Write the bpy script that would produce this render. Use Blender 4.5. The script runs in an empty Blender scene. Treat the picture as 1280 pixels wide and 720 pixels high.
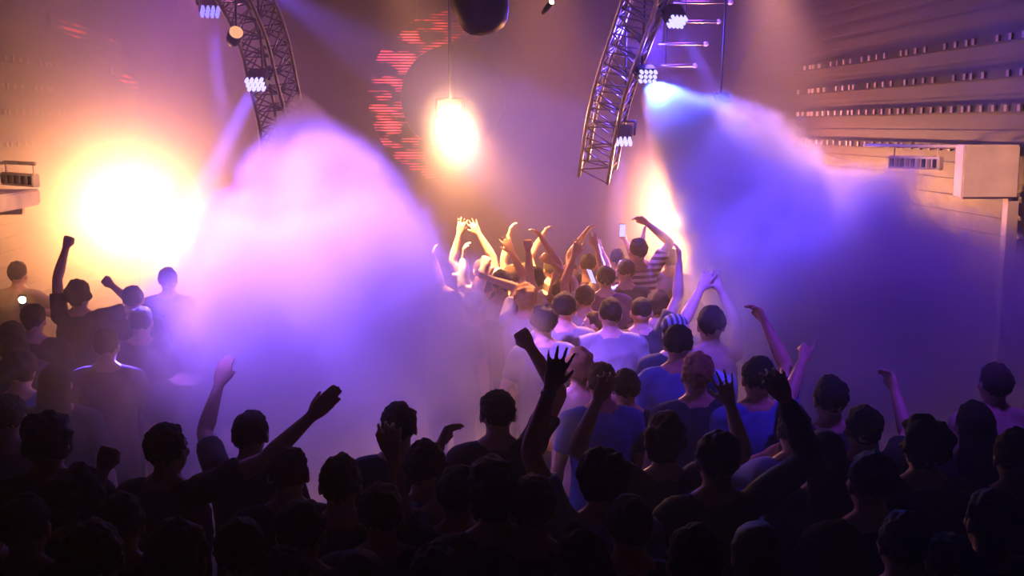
import bpy, bmesh, math, random
from mathutils import Vector, Matrix, Quaternion, noise

random.seed(7)
scene = bpy.context.scene
COL = scene.collection
PI = math.pi

# ------------------------------------------------------------------ camera
F_PX = 1373.0
CAM = Vector((0.0, 0.0, 3.0))
YAW = math.atan2(90.0, F_PX)
PITCH = math.atan2(204.0, F_PX)
cam_d = bpy.data.cameras.new('camera')
cam_d.sensor_width = 36.0
cam_d.lens = 36.0 * F_PX / 1280.0
cam_d.clip_start = 0.05
cam = bpy.data.objects.new('camera', cam_d)
COL.objects.link(cam)
cam.location = CAM
cam.rotation_euler = (PI / 2 - PITCH, 0, -YAW)
scene.camera = cam
CAM_R = cam.rotation_euler.to_matrix()


def ray(px, py):
    return (CAM_R @ Vector(((px - 640) / F_PX, -(py - 360) / F_PX, -1.0))).normalized()


def at(px, py, y):
    d = ray(px, py)
    return CAM + d * ((y - CAM.y) / d.y)


def on_z(px, py, z):
    d = ray(px, py)
    return CAM + d * ((z - CAM.z) / d.z)


# ------------------------------------------------------------------ materials
def new_mat(name):
    m = bpy.data.materials.new(name)
    m.use_nodes = True
    nt = m.node_tree
    nt.nodes.clear()
    out = nt.nodes.new('ShaderNodeOutputMaterial')
    return m, nt, out


def mat_basic(name, col, rough=0.7, metal=0.0, var=0.15, scale=8.0, bump=0.0):
    m, nt, out = new_mat(name)
    b = nt.nodes.new('ShaderNodeBsdfPrincipled')
    b.inputs['Roughness'].default_value = rough
    b.inputs['Metallic'].default_value = metal
    tc = nt.nodes.new('ShaderNodeTexCoord')
    n = nt.nodes.new('ShaderNodeTexNoise')
    n.inputs['Scale'].default_value = scale
    n.inputs['Detail'].default_value = 3
    nt.links.new(tc.outputs['Object'], n.inputs['Vector'])
    r = nt.nodes.new('ShaderNodeValToRGB')
    r.color_ramp.elements[0].position = 0.3
    r.color_ramp.elements[1].position = 0.7
    r.color_ramp.elements[0].color = tuple(c * (1 - var) for c in col) + (1,)
    r.color_ramp.elements[1].color = tuple(min(1, c * (1 + var)) for c in col) + (1,)
    nt.links.new(n.outputs['Fac'], r.inputs['Fac'])
    nt.links.new(r.outputs['Color'], b.inputs['Base Color'])
    if bump:
        bp = nt.nodes.new('ShaderNodeBump')
        bp.inputs['Strength'].default_value = bump
        bp.inputs['Distance'].default_value = 0.01
        nt.links.new(n.outputs['Fac'], bp.inputs['Height'])
        nt.links.new(bp.outputs['Normal'], b.inputs['Normal'])
    nt.links.new(b.outputs['BSDF'], out.inputs['Surface'])
    return m


def mat_stripes(name, c1, c2, freq, axis=2):
    m, nt, out = new_mat(name)
    b = nt.nodes.new('ShaderNodeBsdfPrincipled')
    b.inputs['Roughness'].default_value = 0.85
    tc = nt.nodes.new('ShaderNodeTexCoord')
    sp = nt.nodes.new('ShaderNodeSeparateXYZ')
    nt.links.new(tc.outputs['Object'], sp.inputs[0])
    mu = nt.nodes.new('ShaderNodeMath'); mu.operation = 'MULTIPLY'; mu.inputs[1].default_value = freq
    nt.links.new(sp.outputs[axis], mu.inputs[0])
    fr = nt.nodes.new('ShaderNodeMath'); fr.operation = 'FRACT'
    nt.links.new(mu.outputs[0], fr.inputs[0])
    gt = nt.nodes.new('ShaderNodeMath'); gt.operation = 'GREATER_THAN'; gt.inputs[1].default_value = 0.5
    nt.links.new(fr.outputs[0], gt.inputs[0])
    mx = nt.nodes.new('ShaderNodeMix'); mx.data_type = 'RGBA'
    mx.inputs[6].default_value = c1 + (1,)
    mx.inputs[7].default_value = c2 + (1,)
    nt.links.new(gt.outputs[0], mx.inputs[0])
    nt.links.new(mx.outputs[2], b.inputs['Base Color'])
    nt.links.new(b.outputs['BSDF'], out.inputs['Surface'])
    return m


def mat_emit(name, col, strength):
    m, nt, out = new_mat(name)
    e = nt.nodes.new('ShaderNodeEmission')
    e.inputs['Color'].default_value = tuple(col) + (1,)
    e.inputs['Strength'].default_value = strength
    nt.links.new(e.outputs[0], out.inputs['Surface'])
    return m


def mat_led(name, col, strength, fx, fz, seed, side=False):
    """rows of little LEDs: lit dashes on a dark board, broken up by noise"""
    m, nt, out = new_mat(name)
    tc = nt.nodes.new('ShaderNodeTexCoord')
    sp = nt.nodes.new('ShaderNodeSeparateXYZ')
    nt.links.new(tc.outputs['Object'], sp.inputs[0])

    def M(op, a, b=None):
        n = nt.nodes.new('ShaderNodeMath'); n.operation = op
        for i, v in enumerate((a, b)):
            if v is None:
                continue
            if isinstance(v, (int, float)):
                n.inputs[i].default_value = v
            else:
                nt.links.new(v, n.inputs[i])
        return n.outputs[0]
    rows = M('LESS_THAN', M('FRACT', M('MULTIPLY', sp.outputs[2], fz)), 0.45)
    n = nt.nodes.new('ShaderNodeTexNoise')
    n.inputs['Scale'].default_value = 1.0
    n.inputs['Detail'].default_value = 2
    mp = nt.nodes.new('ShaderNodeMapping')
    mp.inputs['Location'].default_value = (seed, seed * 2.3, seed)
    mp.inputs['Scale'].default_value = (fx, fx, fz * 0.25)
    nt.links.new(tc.outputs['Object'], mp.inputs['Vector'])
    nt.links.new(mp.outputs[0], n.inputs['Vector'])
    lit = nt.nodes.new('ShaderNodeMapRange')
    lit.inputs[1].default_value = 0.5
    lit.inputs[2].default_value = 0.72
    nt.links.new(n.outputs['Fac'], lit.inputs[0])
    if side:
        sd = nt.nodes.new('ShaderNodeMapRange')
        sd.inputs[1].default_value = .5; sd.inputs[2].default_value = -.9
        nt.links.new(sp.outputs[0], sd.inputs[0])
        strength = M('MULTIPLY', sd.outputs[0], strength)
    s = M('MULTIPLY', M('MULTIPLY', rows, lit.outputs[0]), strength)
    b = nt.nodes.new('ShaderNodeBsdfPrincipled')
    b.inputs['Base Color'].default_value = (0.02, 0.015, 0.02, 1)
    b.inputs['Roughness'].default_value = 0.4
    b.inputs['Emission Color'].default_value = tuple(col) + (1,)
    nt.links.new(s, b.inputs['Emission Strength'])
    nt.links.new(b.outputs['BSDF'], out.inputs['Surface'])
    return m


M_FLOOR = mat_basic('floor_dark', (0.01, 0.009, 0.01), 0.8, 0, 0.3, 3)
M_WALL = mat_basic('wall_dark', (0.05, 0.04, 0.045), 0.8, 0, 0.2, 2)
M_CEIL = mat_basic('ceiling_dark', (0.02, 0.018, 0.022), 0.9, 0, 0.2, 2)
M_PANEL = mat_basic('slat_panel', (0.026, 0.017, 0.021), 0.6, 0, 0.12, 2)
M_BLACK = mat_basic('black_metal', (0.015, 0.014, 0.018), 0.45, 0.6, 0.2, 12)
M_NAVY = mat_basic('pod_dark', (0.008, 0.006, 0.018), 0.5, 0.1, 0.2, 6)
M_ALU = mat_basic('aluminium', (0.20, 0.19, 0.24), 0.3, 1.0, 0.15, 20)
M_PALE = mat_basic('pale_board', (0.55, 0.47, 0.42), 0.6, 0, 0.25, 3, 0.2)
M_STUD = mat_basic('pale_stud', (0.24, 0.19, 0.18), 0.4, 0.2, 0.1, 9)
M_WARM = mat_emit('warm_bulb', (1.0, 0.66, 0.30), 60)
M_BLUELED = mat_emit('blue_led', (0.28, 0.25, 1.0), 1.5)
M_WHITELED = mat_emit('white_led', (0.50, 0.47, 1.0), 1.7)
M_RED = mat_led('red_led', (1.0, 0.06, 0.08), 5.0, 2.4, 22.0, 3.7, True)
M_RED2 = mat_led('red_led_side', (1.0, 0.10, 0.05), 1.6, 1.2, 14.0, 1.3)
M_TAN = mat_emit('tan_lens', (1.0, 0.55, 0.28), 0.9)
M_SPARK = mat_emit('spark_lens', (1.0, 0.75, 0.35), 9)
M_PHONE = mat_emit('phone_screen', (0.45, 0.42, 1.0), 1.6)
M_FLASH = mat_emit('phone_flash', (1.0, 0.9, 0.7), 25)
M_EYE = mat_basic('eye', (0.5, 0.47, 0.45), 0.2)
M_SHOE = mat_basic('shoe', (0.03, 0.03, 0.03), 0.6)
M_BAND = mat_basic('wristband', (0.5, 0.55, 0.7), 0.4)
M_BANDW = mat_basic('white_band', (0.85, 0.83, 0.8), 0.5)


# ------------------------------------------------------------------ mesh helpers
def link_mesh(name, bm, mat, parent=None, smooth=True):
    me = bpy.data.meshes.new(name)
    bm.to_mesh(me)
    bm.free()
    if smooth:
        for p in me.polygons:
            p.use_smooth = True
    me.materials.append(mat)
    o = bpy.data.objects.new(name, me)
    COL.objects.link(o)
    if parent is not None:
        o.parent = parent
    return o


def tag(o, label=None, cat=None, group=None, kind=None):
    if label: o['label'] = label
    if cat: o['category'] = cat
    if group: o['group'] = group
    if kind: o['kind'] = kind
    return o


def empty(name, loc, rot=None):
    o = bpy.data.objects.new(name, None)
    COL.objects.link(o)
    o.location = loc
    o.empty_display_size = 0.1
    if rot is not None:
        o.rotation_mode = 'QUATERNION'
        o.rotation_quaternion = rot
    return o


def add_box(bm, c, s, mtx=None, bevel=0.0):
    r = bmesh.ops.create_cube(bm, size=1.0)
    vs = r['verts']
    for v in vs:
        v.co = Vector((v.co.x * s[0], v.co.y * s[1], v.co.z * s[2])) + Vector(c)
    if bevel:
        es = list({e for v in vs for e in v.link_edges})
        rb = bmesh.ops.bevel(bm, geom=es, offset=bevel, segments=2, affect='EDGES')
        vs = list({v for f in rb['faces'] for v in f.verts} | {v for v in vs if v.is_valid})
    if mtx is not None:
        bmesh.ops.transform(bm, matrix=mtx, verts=[v for v in vs if v.is_valid])


def frame_of(d):
    d = d.normalized()
    up = Vector((0, 0, 1)) if abs(d.z) < 0.93 else Vector((0, 1, 0))
    s = d.cross(up).normalized()
    return s, s.cross(d).normalized()


def add_loft(bm, rings, n=14):
    """rings: (center, side_axis, up_axis, rx, ry[, power]) -> closed tube"""
    loops = []
    for rg in rings:
        c, sx, sy, rx, ry = rg[:5]
        p = rg[5] if len(rg) > 5 else 2.0
        lp = []
        for i in range(n):
            a = 2 * PI * i / n
            ca, sa = math.cos(a), math.sin(a)
            x = math.copysign(abs(ca) ** (2 / p), ca)
            y = math.copysign(abs(sa) ** (2 / p), sa)
            lp.append(bm.verts.new(c + sx * (rx * x) + sy * (ry * y)))
        loops.append(lp)
    for a, b in zip(loops, loops[1:]):
        for i in range(n):
            j = (i + 1) % n
            bm.faces.new((a[i], a[j], b[j], b[i]))
    bm.faces.new(list(reversed(loops[0])))
    bm.faces.new(loops[-1])


def add_tube(bm, pts, radii, n=10, cap=True):
    """round tube along a polyline, half-round ends"""
    rings = []
    m = len(pts)
    for i in range(m):
        if i == 0: d = pts[1] - pts[0]
        elif i == m - 1: d = pts[-1] - pts[-2]
        else: d = (pts[i + 1] - pts[i]).normalized() + (pts[i] - pts[i - 1]).normalized()
        if d.length < 1e-6: d = pts[i] - pts[i - 1]
        d = d.normalized()
        if i == 0:
            sx, sy = frame_of(d)
        else:
            sx = (sx - d * sx.dot(d)).normalized()
            sy = sx.cross(d).normalized()
        r = radii[i]
        if i == 0 and cap:
            rings.append((pts[i] - d * r * 0.8, sx, sy, r * 0.5, r * 0.5))
        rings.append((pts[i], sx, sy, r, r))
        if i == m - 1 and cap:
            rings.append((pts[i] + d * r * 0.8, sx, sy, r * 0.5, r * 0.5))
    add_loft(bm, rings, n)


def add_ellipsoid(bm, c, r, mtx=None, u=14, v=9):
    res = bmesh.ops.create_uvsphere(bm, u_segments=u, v_segments=v, radius=1.0)
    for vt in res['verts']:
        vt.co = Vector((vt.co.x * r[0], vt.co.y * r[1], vt.co.z * r[2]))
        if mtx is not None:
            vt.co = mtx @ vt.co
        vt.co += Vector(c)
    return res['verts']


def add_disc_lathe(bm, prof, n=24, mtx=None):
    """prof: list of (radius, z); revolved about z, closed with caps"""
    X, Y = Vector((1, 0, 0)), Vector((0, 1, 0))
    st = len(bm.verts)
    rings = [(Vector((0, 0, z)), X, Y, r, r) for r, z in prof]
    before = set(bm.verts)
    add_loft(bm, rings, n)
    if mtx is not None:
        bmesh.ops.transform(bm, matrix=mtx, verts=[v for v in bm.verts if v not in before])


# ------------------------------------------------------------------ room
def struct(name, bm, mat, smooth=False):
    o = link_mesh(name, bm, mat, None, smooth)
    o['kind'] = 'structure'
    return o


RX, YB, YF, CEIL = 7.5, 19.0, -3.0, 5.6
b = bmesh.new(); add_box(b, (0, (YB + YF) / 2, -0.05), (2 * RX + .4, YB - YF + .4, 0.1)); struct('floor', b, M_FLOOR)
b = bmesh.new(); add_box(b, (0, (YB + YF) / 2, CEIL + 0.05), (2 * RX + .4, YB - YF + .4, 0.1)); struct('ceiling', b, M_CEIL)
b = bmesh.new(); add_box(b, (0, YB + 0.05, CEIL / 2), (2 * RX, 0.1, CEIL)); struct('wall_back', b, M_WALL)
b = bmesh.new(); add_box(b, (0, YF - 0.05, CEIL / 2), (2 * RX, 0.1, CEIL)); struct('wall_front', b, M_WALL)
b = bmesh.new(); add_box(b, (-RX - 0.05, (YB + YF) / 2, CEIL / 2), (0.1, YB - YF, CEIL)); struct('wall_left', b, M_WALL)
b = bmesh.new(); add_box(b, (RX + 0.05, (YB + YF) / 2, CEIL / 2), (0.1, YB - YF, CEIL)); struct('wall_right', b, M_WALL)

# side panels: tall slatted partitions whose far upper corner is a big quarter round
SX = 4.5


def side_panel(sign, name):
    # outline in (y, z): rounded far end
    yf, top = 16.9, 4.62
    pts = [(YF + .2, 0.0), (yf, 0.0), (yf, 3.3)]
    for k in range(1, 14):
        a = (k / 14.0) * PI / 2
        pts.append((yf - 4.0 * (1 - math.cos(a)), 3.3 + (top - 3.3) * math.sin(a)))
    pts += [(12.0, top + .02), (YF + .2, top + 0.1)]
    b = bmesh.new()
    x0, x1 = sign * SX, sign * (SX + 0.12)
    A = [b.verts.new((x0, y, z)) for y, z in pts]
    B = [b.verts.new((x1, y, z)) for y, z in pts]
    b.faces.new(A); b.faces.new(list(reversed(B)))
    for i in range(len(pts)):
        j = (i + 1) % len(pts)
        b.faces.new((A[i], B[i], B[j], A[j]))
    # horizontal slats as raised ribs
    z = 0.25
    while z < top - 0.1:
        ye = yf - 0.05
        if z > 3.3:
            s = min(1, (z + .05 - 3.3) / (top - 3.3))
            ye = yf - 4.0 * (1 - math.sqrt(max(0, 1 - s * s))) - 0.08
        add_box(b, (sign * (SX - 0.004), (YF + .3 + ye) / 2, z), (0.016, ye - YF - .3, 0.09))
        z += 0.14
    bmesh.ops.recalc_face_normals(b, faces=b.faces)
    return struct(name, b, M_PANEL)


side_panel(-1, 'wall_left_inner')
side_panel(1, 'wall_right_inner')

# rows of small studs along both side walls (each row one strip)
WORDS = ['lowest', 'second lowest', 'second highest', 'highest']
for sign, side in ((-1, 'left'), (1, 'right')):
    for k, z in enumerate((2.80, 3.13, 3.40, 3.68)):
        root = empty('stud_strip', (sign * (SX - 0.03), 10.0, z))
        tag(root, '%s of the dark strips with pale studs along the slatted %s wall' % (WORDS[k], side), 'light strip', 'stud strips on the side walls')
        b = bmesh.new(); add_box(b, (-sign * 0.015, 0, 0), (0.03, 7.4, 0.075))
        link_mesh('strip_channel', b, M_BLACK, root, False)
        if (sign, k) == (-1, 0):
            b = bmesh.new(); add_box(b, (0, 0, 0), (0.02, 0.045, 0.05))
            sme = bpy.data.meshes.new('stud'); b.to_mesh(sme); b.free(); sme.materials.append(M_STUD)
        y = -3.6
        i = 0
        while y < 3.65:
            if not (k > 1 and (i * 7 + k * 3) % 5 == 0):
                so_ = bpy.data.objects.new('stud', sme)
                COL.objects.link(so_)
                so_.parent = root
                so_.location = (-sign * 0.038, y, 0)
            y += 0.2 if i % 7 else 0.12
            i += 1

# ------------------------------------------------------------------ fixtures high in the room
# round red LED screen in the middle of the back
c = at(566, 122, 18.4)
root = empty('round_led_screen', c)
tag(root, 'round LED screen glowing in broken red rows behind the centre lamp', 'screen')
RS = 102 / F_PX * 18.6
b = bmesh.new()
ro, ri, n = RS, RS * 0.62, 64
for (r0, r1) in ((ri, ro),):
    fr, bk = [], []
    for i in range(n):
        a = 2 * PI * i / n
        fr.append((b.verts.new((r0 * math.cos(a), -0.05, r0 * math.sin(a))), b.verts.new((r1 * math.cos(a), -0.05, r1 * math.sin(a)))))
        bk.append((b.verts.new((r0 * math.cos(a), 0.05, r0 * math.sin(a))), b.verts.new((r1 * math.cos(a), 0.05, r1 * math.sin(a)))))
    for i in range(n):
        j = (i + 1) % n
        b.faces.new((fr[i][0], fr[i][1], fr[j][1], fr[j][0]))
        b.faces.new((bk[i][1], bk[i][0], bk[j][0], bk[j][1]))
        b.faces.new((fr[i][1], bk[i][1], bk[j][1], fr[j][1]))
        b.faces.new((fr[i][0], fr[j][0], bk[j][0], bk[i][0]))
bmesh.ops.recalc_face_normals(b, faces=b.faces)
link_mesh('led_ring', b, M_RED, root, False)
b = bmesh.new()
add_disc_lathe(b, [(ri * .99, -0.03), (ri * .99, 0.03)], 48, Matrix.Rotation(PI / 2, 4, 'X'))
link_mesh('dark_centre', b, M_BLACK, root, False)
b = bmesh.new()
for sx in (-.6, .6):
    add_tube(b, [Vector((sx, 0.06, RS * .75)), Vector((sx, 0.06, CEIL - c.z))], [.02, .02], 8)
link_mesh('hanger', b, M_BLACK, root)

# red LED strip on the left slatted wall
for (p0, p1, zz, lab) in (((60, 24), (150, 60), .09, 'red LED strip slanting along the upper left wall near its rounded end'),
                          ((140, 88), (172, 108), .07, 'shorter red LED strip low on the rounded end of the left wall')):
    def on_x(px, py, x):
        d = ray(px, py)
        return CAM + d * ((x - CAM.x) / d.x)
    a, e = on_x(*p0, -SX + .03), on_x(*p1, -SX + .03)
    b = bmesh.new()
    d = e - a
    s = Vector((0, 0, 1))
    add_loft(b, [(Vector((0, 0, 0)), Vector((1, 0, 0)), s, .02, zz, 6), (d, Vector((1, 0, 0)), s, .02, zz, 6)], 8)
    o = link_mesh('red_led_strip', b, M_RED2, None, False)
    o.location = a
    tag(o, lab, 'led strip')

# dark rounded pod hanging at the top of the picture
c = at(598, -6, 8.2)
root = empty('ceiling_pod', c)
tag(root, 'dark rounded pod hanging from the ceiling at the top of the picture', 'pod')
b = bmesh.new()
add_disc_lathe(b, [(.06, -.285), (.12, -.265), (.165, -.22), (.195, -.14), (.21, -.04), (.212, .08), (.19, .16), (.1, .2)], 28,
               Matrix.Rotation(math.radians(-14), 4, 'Y'))
link_mesh('shell', b, M_NAVY, root)
b = bmesh.new()
add_tube(b, [Vector((0, 0, .18)), Vector((0, 0, CEIL - c.z))], [.025, .025], 10)
link_mesh('rod', b, M_BLACK, root)


# warm lamps ---------------------------------------------------------
def add_light(kind, name, loc, energy, col, size=0.1, aim=None, angle=None, blend=0.3):
    d = bpy.data.lights.new(name, kind)
    d.energy = energy
    d.color = col
    d.shadow_soft_size = size
    if kind == 'SPOT':
        d.spot_size = math.radians(angle)
        d.spot_blend = blend
    o = bpy.data.objects.new(name, d)
    COL.objects.link(o)
    o.location = loc
    if aim is not None:
        o.rotation_euler = (Vector(aim) - Vector(loc)).to_track_quat('-Z', 'Y').to_euler()
    return o


def blinder(loc, label, stand, nb=4, sz=0.16):
    """audience blinder: housing, round bulbs, yoke, stand to the floor or pipe to the ceiling"""
    root = empty('blinder_lamp', loc)
    tag(root, label, 'lamp')
    rows = 2
    cols = nb // rows
    w, h = cols * sz * 1.15 + .06, rows * sz * 1.15 + .06
    b = bmesh.new(); add_box(b, (0, .09, 0), (w, .16, h), None, .015)
    link_mesh('housing', b, M_BLACK, root, False)
    for i in range(cols):
        for j in range(rows):
            x = (i - (cols - 1) / 2) * sz * 1.15
            z = (j - (rows - 1) / 2) * sz * 1.15
            b = bmesh.new()
            add_disc_lathe(b, [(sz * .2, .035), (sz * .36, .03), (sz * .46, .012), (sz * .48, -.005), (sz * .46, -.02)], 18,
                           Matrix.Translation((x, 0, z)) @ Matrix.Rotation(PI / 2, 4, 'X'))
            link_mesh('bulb', b, M_WARM, root)
    b = bmesh.new()
    for s in (-1, 1):
        add_tube(b, [Vector((s * (w / 2 + .03), .09, 0)), Vector((s * (w / 2 + .03), .09, (h / 2 + .08) * (1 if not stand else -1)))], [.015, .015], 8)
    zz = (h / 2 + .08) * (1 if not stand else -1)
    add_tube(b, [Vector((-(w / 2 + .03), .09, zz)), Vector((w / 2 + .03, .09, zz))], [.015, .015], 8)
    link_mesh('yoke', b, M_BLACK, root)
    b = bmesh.new()
    if stand:
        add_tube(b, [Vector((0, .09, zz)), Vector((0, .09, -loc[2] + .5))], [.02, .025], 10)
        for k in range(3):
            a = k * 2 * PI / 3 + .4
            add_tube(b, [Vector((0, .09, -loc[2] + .6)), Vector((.45 * math.cos(a), .09 + .45 * math.sin(a), -loc[2] + .02))], [.015, .015], 8)
        link_mesh('stand', b, M_BLACK, root)
    else:
        add_tube(b, [Vector((0, .09, zz)), Vector((0, .09, CEIL - loc[2]))], [.02, .02], 10)
        link_mesh('pipe', b, M_BLACK, root)
    return root


LL = at(165, 262, 12.6)
LC = at(563, 146, 13.4)
LR = at(893, 262, 12.6)
blinder(LL, 'blinding warm white lamp behind the crowd on the left', True, 8, .2)
blinder(LC, 'warm white lamp hanging in the centre before the red screen', False, 4, .09)
blinder(LR, 'warm lamp behind the dark smoke cloud on the right', True, 8, .2)
WARM = (1.0, 0.40, 0.15)
E_LL, E_LC, E_LR = 1000, 380, 1800
add_light('POINT', 'left_lamp_light', LL + Vector((0, -.25, 0)), E_LL, WARM, .25)
add_light('POINT', 'centre_lamp_light', LC + Vector((0, -.2, 0)), E_LC * .35, (1, .6, .28), .12)
add_light('SPOT', 'centre_lamp_beam', LC + Vector((0, -.2, .05)), E_LC * 7, (1, .50, .2), .12, at(610, 350, 10.3), 50, .9)
add_light('POINT', 'right_lamp_light', LR + Vector((0, -.25, 0)), E_LR, WARM, .25)


# arched box trusses ------------------------------------------------
M_ALU_DIM = mat_basic('aluminium_haze_dimmed', (0.07, 0.065, 0.08), 0.5, 1.0, 0.15, 20)  # darker copy of the aluminium; dimming by haze put into the colour


def truss(path, label, metal):
    """four chords with zig-zag bracing along a curved path"""
    root = empty('lighting_truss', path[0])
    tag(root, label, 'truss')
    o0 = path[0]
    # resample with Catmull-Rom
    P = []
    for i in range(len(path) - 1):
        p0 = path[max(0, i - 1)]; p1 = path[i]; p2 = path[i + 1]; p3 = path[min(len(path) - 1, i + 2)]
        for k in range(5):
            t = k / 5
            P.append(0.5 * ((2 * p1) + (-p0 + p2) * t + (2 * p0 - 5 * p1 + 4 * p2 - p3) * t * t + (-p0 + 3 * p1 - 3 * p2 + p3) * t ** 3))
    P.append(path[-1])
    w = .15
    ch = [[], [], [], []]
    for i, p in enumerate(P):
        d = (P[min(i + 1, len(P) - 1)] - P[max(i - 1, 0)]).normalized()
        yv = Vector((0.35, 1, 0)).normalized()
        s = d.cross(yv).normalized()
        y2 = s.cross(d).normalized()
        for k, (a, c_) in enumerate(((-1, -1), (1, -1), (1, 1), (-1, 1))):
            ch[k].append(p - o0 + s * (a * w) + y2 * (c_ * w))
    for k in range(4):
        b = bmesh.new()
        add_tube(b, ch[k], [.019] * len(P), 8)
        link_mesh('chord', b, metal, root)
    b = bmesh.new()
    for i in range(len(P) - 1):
        for k in range(4):
            j = (k + 1) % 4
            a, e = (ch[k][i], ch[j][i + 1]) if (i + k) % 2 else (ch[j][i], ch[k][i + 1])
            add_tube(b, [a, e], [.008, .008], 6, False)
            if i % 2 == 0:
                add_tube(b, [ch[k][i], ch[j][i]], [.008, .008], 6, False)
    link_mesh('bracing', b, metal, root)


trR = [at(866, -238, 9.0), at(838, -75, 9.2), at(812, -15, 9.6), at(792, 40, 10.0), at(771, 100, 10.4), at(757, 155, 10.7), at(747, 215, 11.0)]
trL = [at(232, -238, 9.0), at(262, -75, 9.2), at(300, -15, 9.6), at(326, 40, 10.0), at(341, 100, 10.4), at(352, 155, 10.7), at(358, 215, 11.0)]
truss(trR, 'curved aluminium lighting truss on the right, lit blue', M_ALU)
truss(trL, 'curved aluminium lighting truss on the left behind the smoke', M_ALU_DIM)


def led_head(px, py, y, tx, ty, tyd, label, energy, col, ang, lit=M_WHITELED, w=.17, blend=.25, cells=4):
    """small moving LED head: yoke, box head, tube lenses, beam"""
    p = at(px, py, y)
    t = at(tx, ty, tyd)
    q = (t - p).to_track_quat('-Z', 'Y')
    root = empty('led_head', p, q)
    tag(root, label, 'spotlight', 'LED heads on the trusses')
    b = bmesh.new(); add_box(b, (0, 0, .11), (w, .13, .14), None, .012)
    link_mesh('housing', b, M_BLACK, root, False)
    for i in range(cells):
        b = bmesh.new()
        for j in range(3):
            add_disc_lathe(b, [(.014, -.0), (.017, .015), (.015, .06)], 10,
                           Matrix.Translation(((i - (cells - 1) / 2) * w / cells, (j - 1) * .042, 0.0)))
        link_mesh('lens_column', b, lit, root)
    b = bmesh.new()
    for s in (-1, 1):
        add_tube(b, [Vector((s * (w / 2 + .015), 0, .1)), Vector((s * (w / 2 + .015), 0, .24))], [.012, .012], 6)
    add_tube(b, [Vector((-(w / 2 + .015), 0, .24)), Vector(((w / 2 + .015), 0, .24))], [.012, .012], 6)
    link_mesh('yoke', b, M_BLACK, root)
    b = bmesh.new()
    up = q.inverted() @ Vector((0, 0, CEIL - p.z - .02))
    add_tube(b, [Vector((0, 0, .24)), Vector((0, 0, .24)) + (up - Vector((0, 0, .24))) * 1.0], [.01, .01], 6)
    link_mesh('drop_pipe', b, M_BLACK, root)
    if energy:
        add_light('SPOT', 'led_beam', p + (t - p).normalized() * .03, energy, col, .06, t, ang, blend)
    return root


BLUE = (0.16, 0.12, 1.0)
VIO = (0.30, 0.20, 1.0)
led_head(318, 108, 9.6, 255, 235, 8.6, 'bright blue LED head beaming down to the left, beside the left truss', 20000, BLUE, 9)
led_head(263, 18, 9.9, 285, 190, 9.3, 'dim blue LED head at the top left, beaming straight down', 7000, BLUE, 9, M_BLUELED)
led_head(779, 180, 10.6, 768, 300, 10.2, 'blue LED head at the foot of the right truss beaming down', 25000, (.18, .13, 1), 8)
led_head(811, 97, 9.9, 905, 215, 8.0, 'cyan-blue LED head at the mouth of the right smoke jet', 1700, (0.05, 0.13, 1.0), 34)
led_head(848, 30, 9.7, 935, 190, 8.8, 'blue LED head at upper right beside the truss, beaming down right', 12000, BLUE, 10)
led_head(908, 138, 10.2, 960, 300, 9.0, 'small violet LED head at the upper edge of the right smoke', 0, VIO, 10, M_BLUELED, .1, .25, 3)
led_head(322, -22, 9.4, 600, 150, 12.0, 'blue LED head just above the top edge by the left truss', 16000, BLUE, 22)
add_light('POINT', 'truss_glow', at(815, 60, 10.6), 350, (.10, .07, 1.0), .1)  # added point light for the blue glow spread by the nearby heads

# four metal tubes sticking out right of the truss
for k, (x0, x1, yy) in enumerate(((842, 914, 3), (852, 899, 27), (822, 883, 55), (828, 869, 82))):
    a, e = at(x0, yy, 11.5), at(x1, yy, 11.5)
    root = empty('wall_rail', a)
    tag(root, '%s of the four horizontal metal tubes right of the truss' % ('topmost', 'second from the top', 'third from the top', 'lowest')[k], 'rail', 'metal tubes by the right truss')
    b = bmesh.new()
    add_tube(b, [Vector((0, 0, 0)), e - a], [.016, .016], 10)
    link_mesh('tube', b, M_ALU, root)
    b = bmesh.new()
    add_tube(b, [(e - a) * .97, (e - a)], [.026, .026], 10)
    link_mesh('end_cap', b, M_PALE, root)
    b = bmesh.new()
    add_tube(b, [(e - a) * .1, (e - a) * .1 + Vector((0, 0, CEIL - a.z - .02))], [.008, .008], 6)
    link_mesh('hanger', b, M_BLACK, root)

# small par lamps
for (px, py, y, r, m, lab) in ((295, 41, 9.0, .055, M_TAN, 'small tan lamp face beside the top of the left truss'),
                               (689, 3, 9.0, .02, M_SPARK, 'tiny warm lamp at the top edge right of the dark pod')):
    p = at(px, py, y)
    root = empty('par_lamp', p)
    tag(root, lab, 'lamp')
    Mx = Matrix.Rotation(math.radians(62), 4, 'X') @ Matrix.Rotation(math.radians(20), 4, 'Y')
    b = bmesh.new(); add_disc_lathe(b, [(r * 1.1, 0), (r * 1.12, -.1), (r * .7, -.16)], 18, Mx)
    link_mesh('can', b, M_BLACK, root)
    b = bmesh.new(); add_disc_lathe(b, [(r, .012), (r * .98, .004)], 18, Mx)
    link_mesh('lens', b, m, root)
    b = bmesh.new(); add_tube(b, [Vector((0, .03, .04)), Vector((0, .03, CEIL - p.z - .02))], [.01, .01], 6)
    link_mesh('drop_pipe', b, M_BLACK, root)

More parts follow.
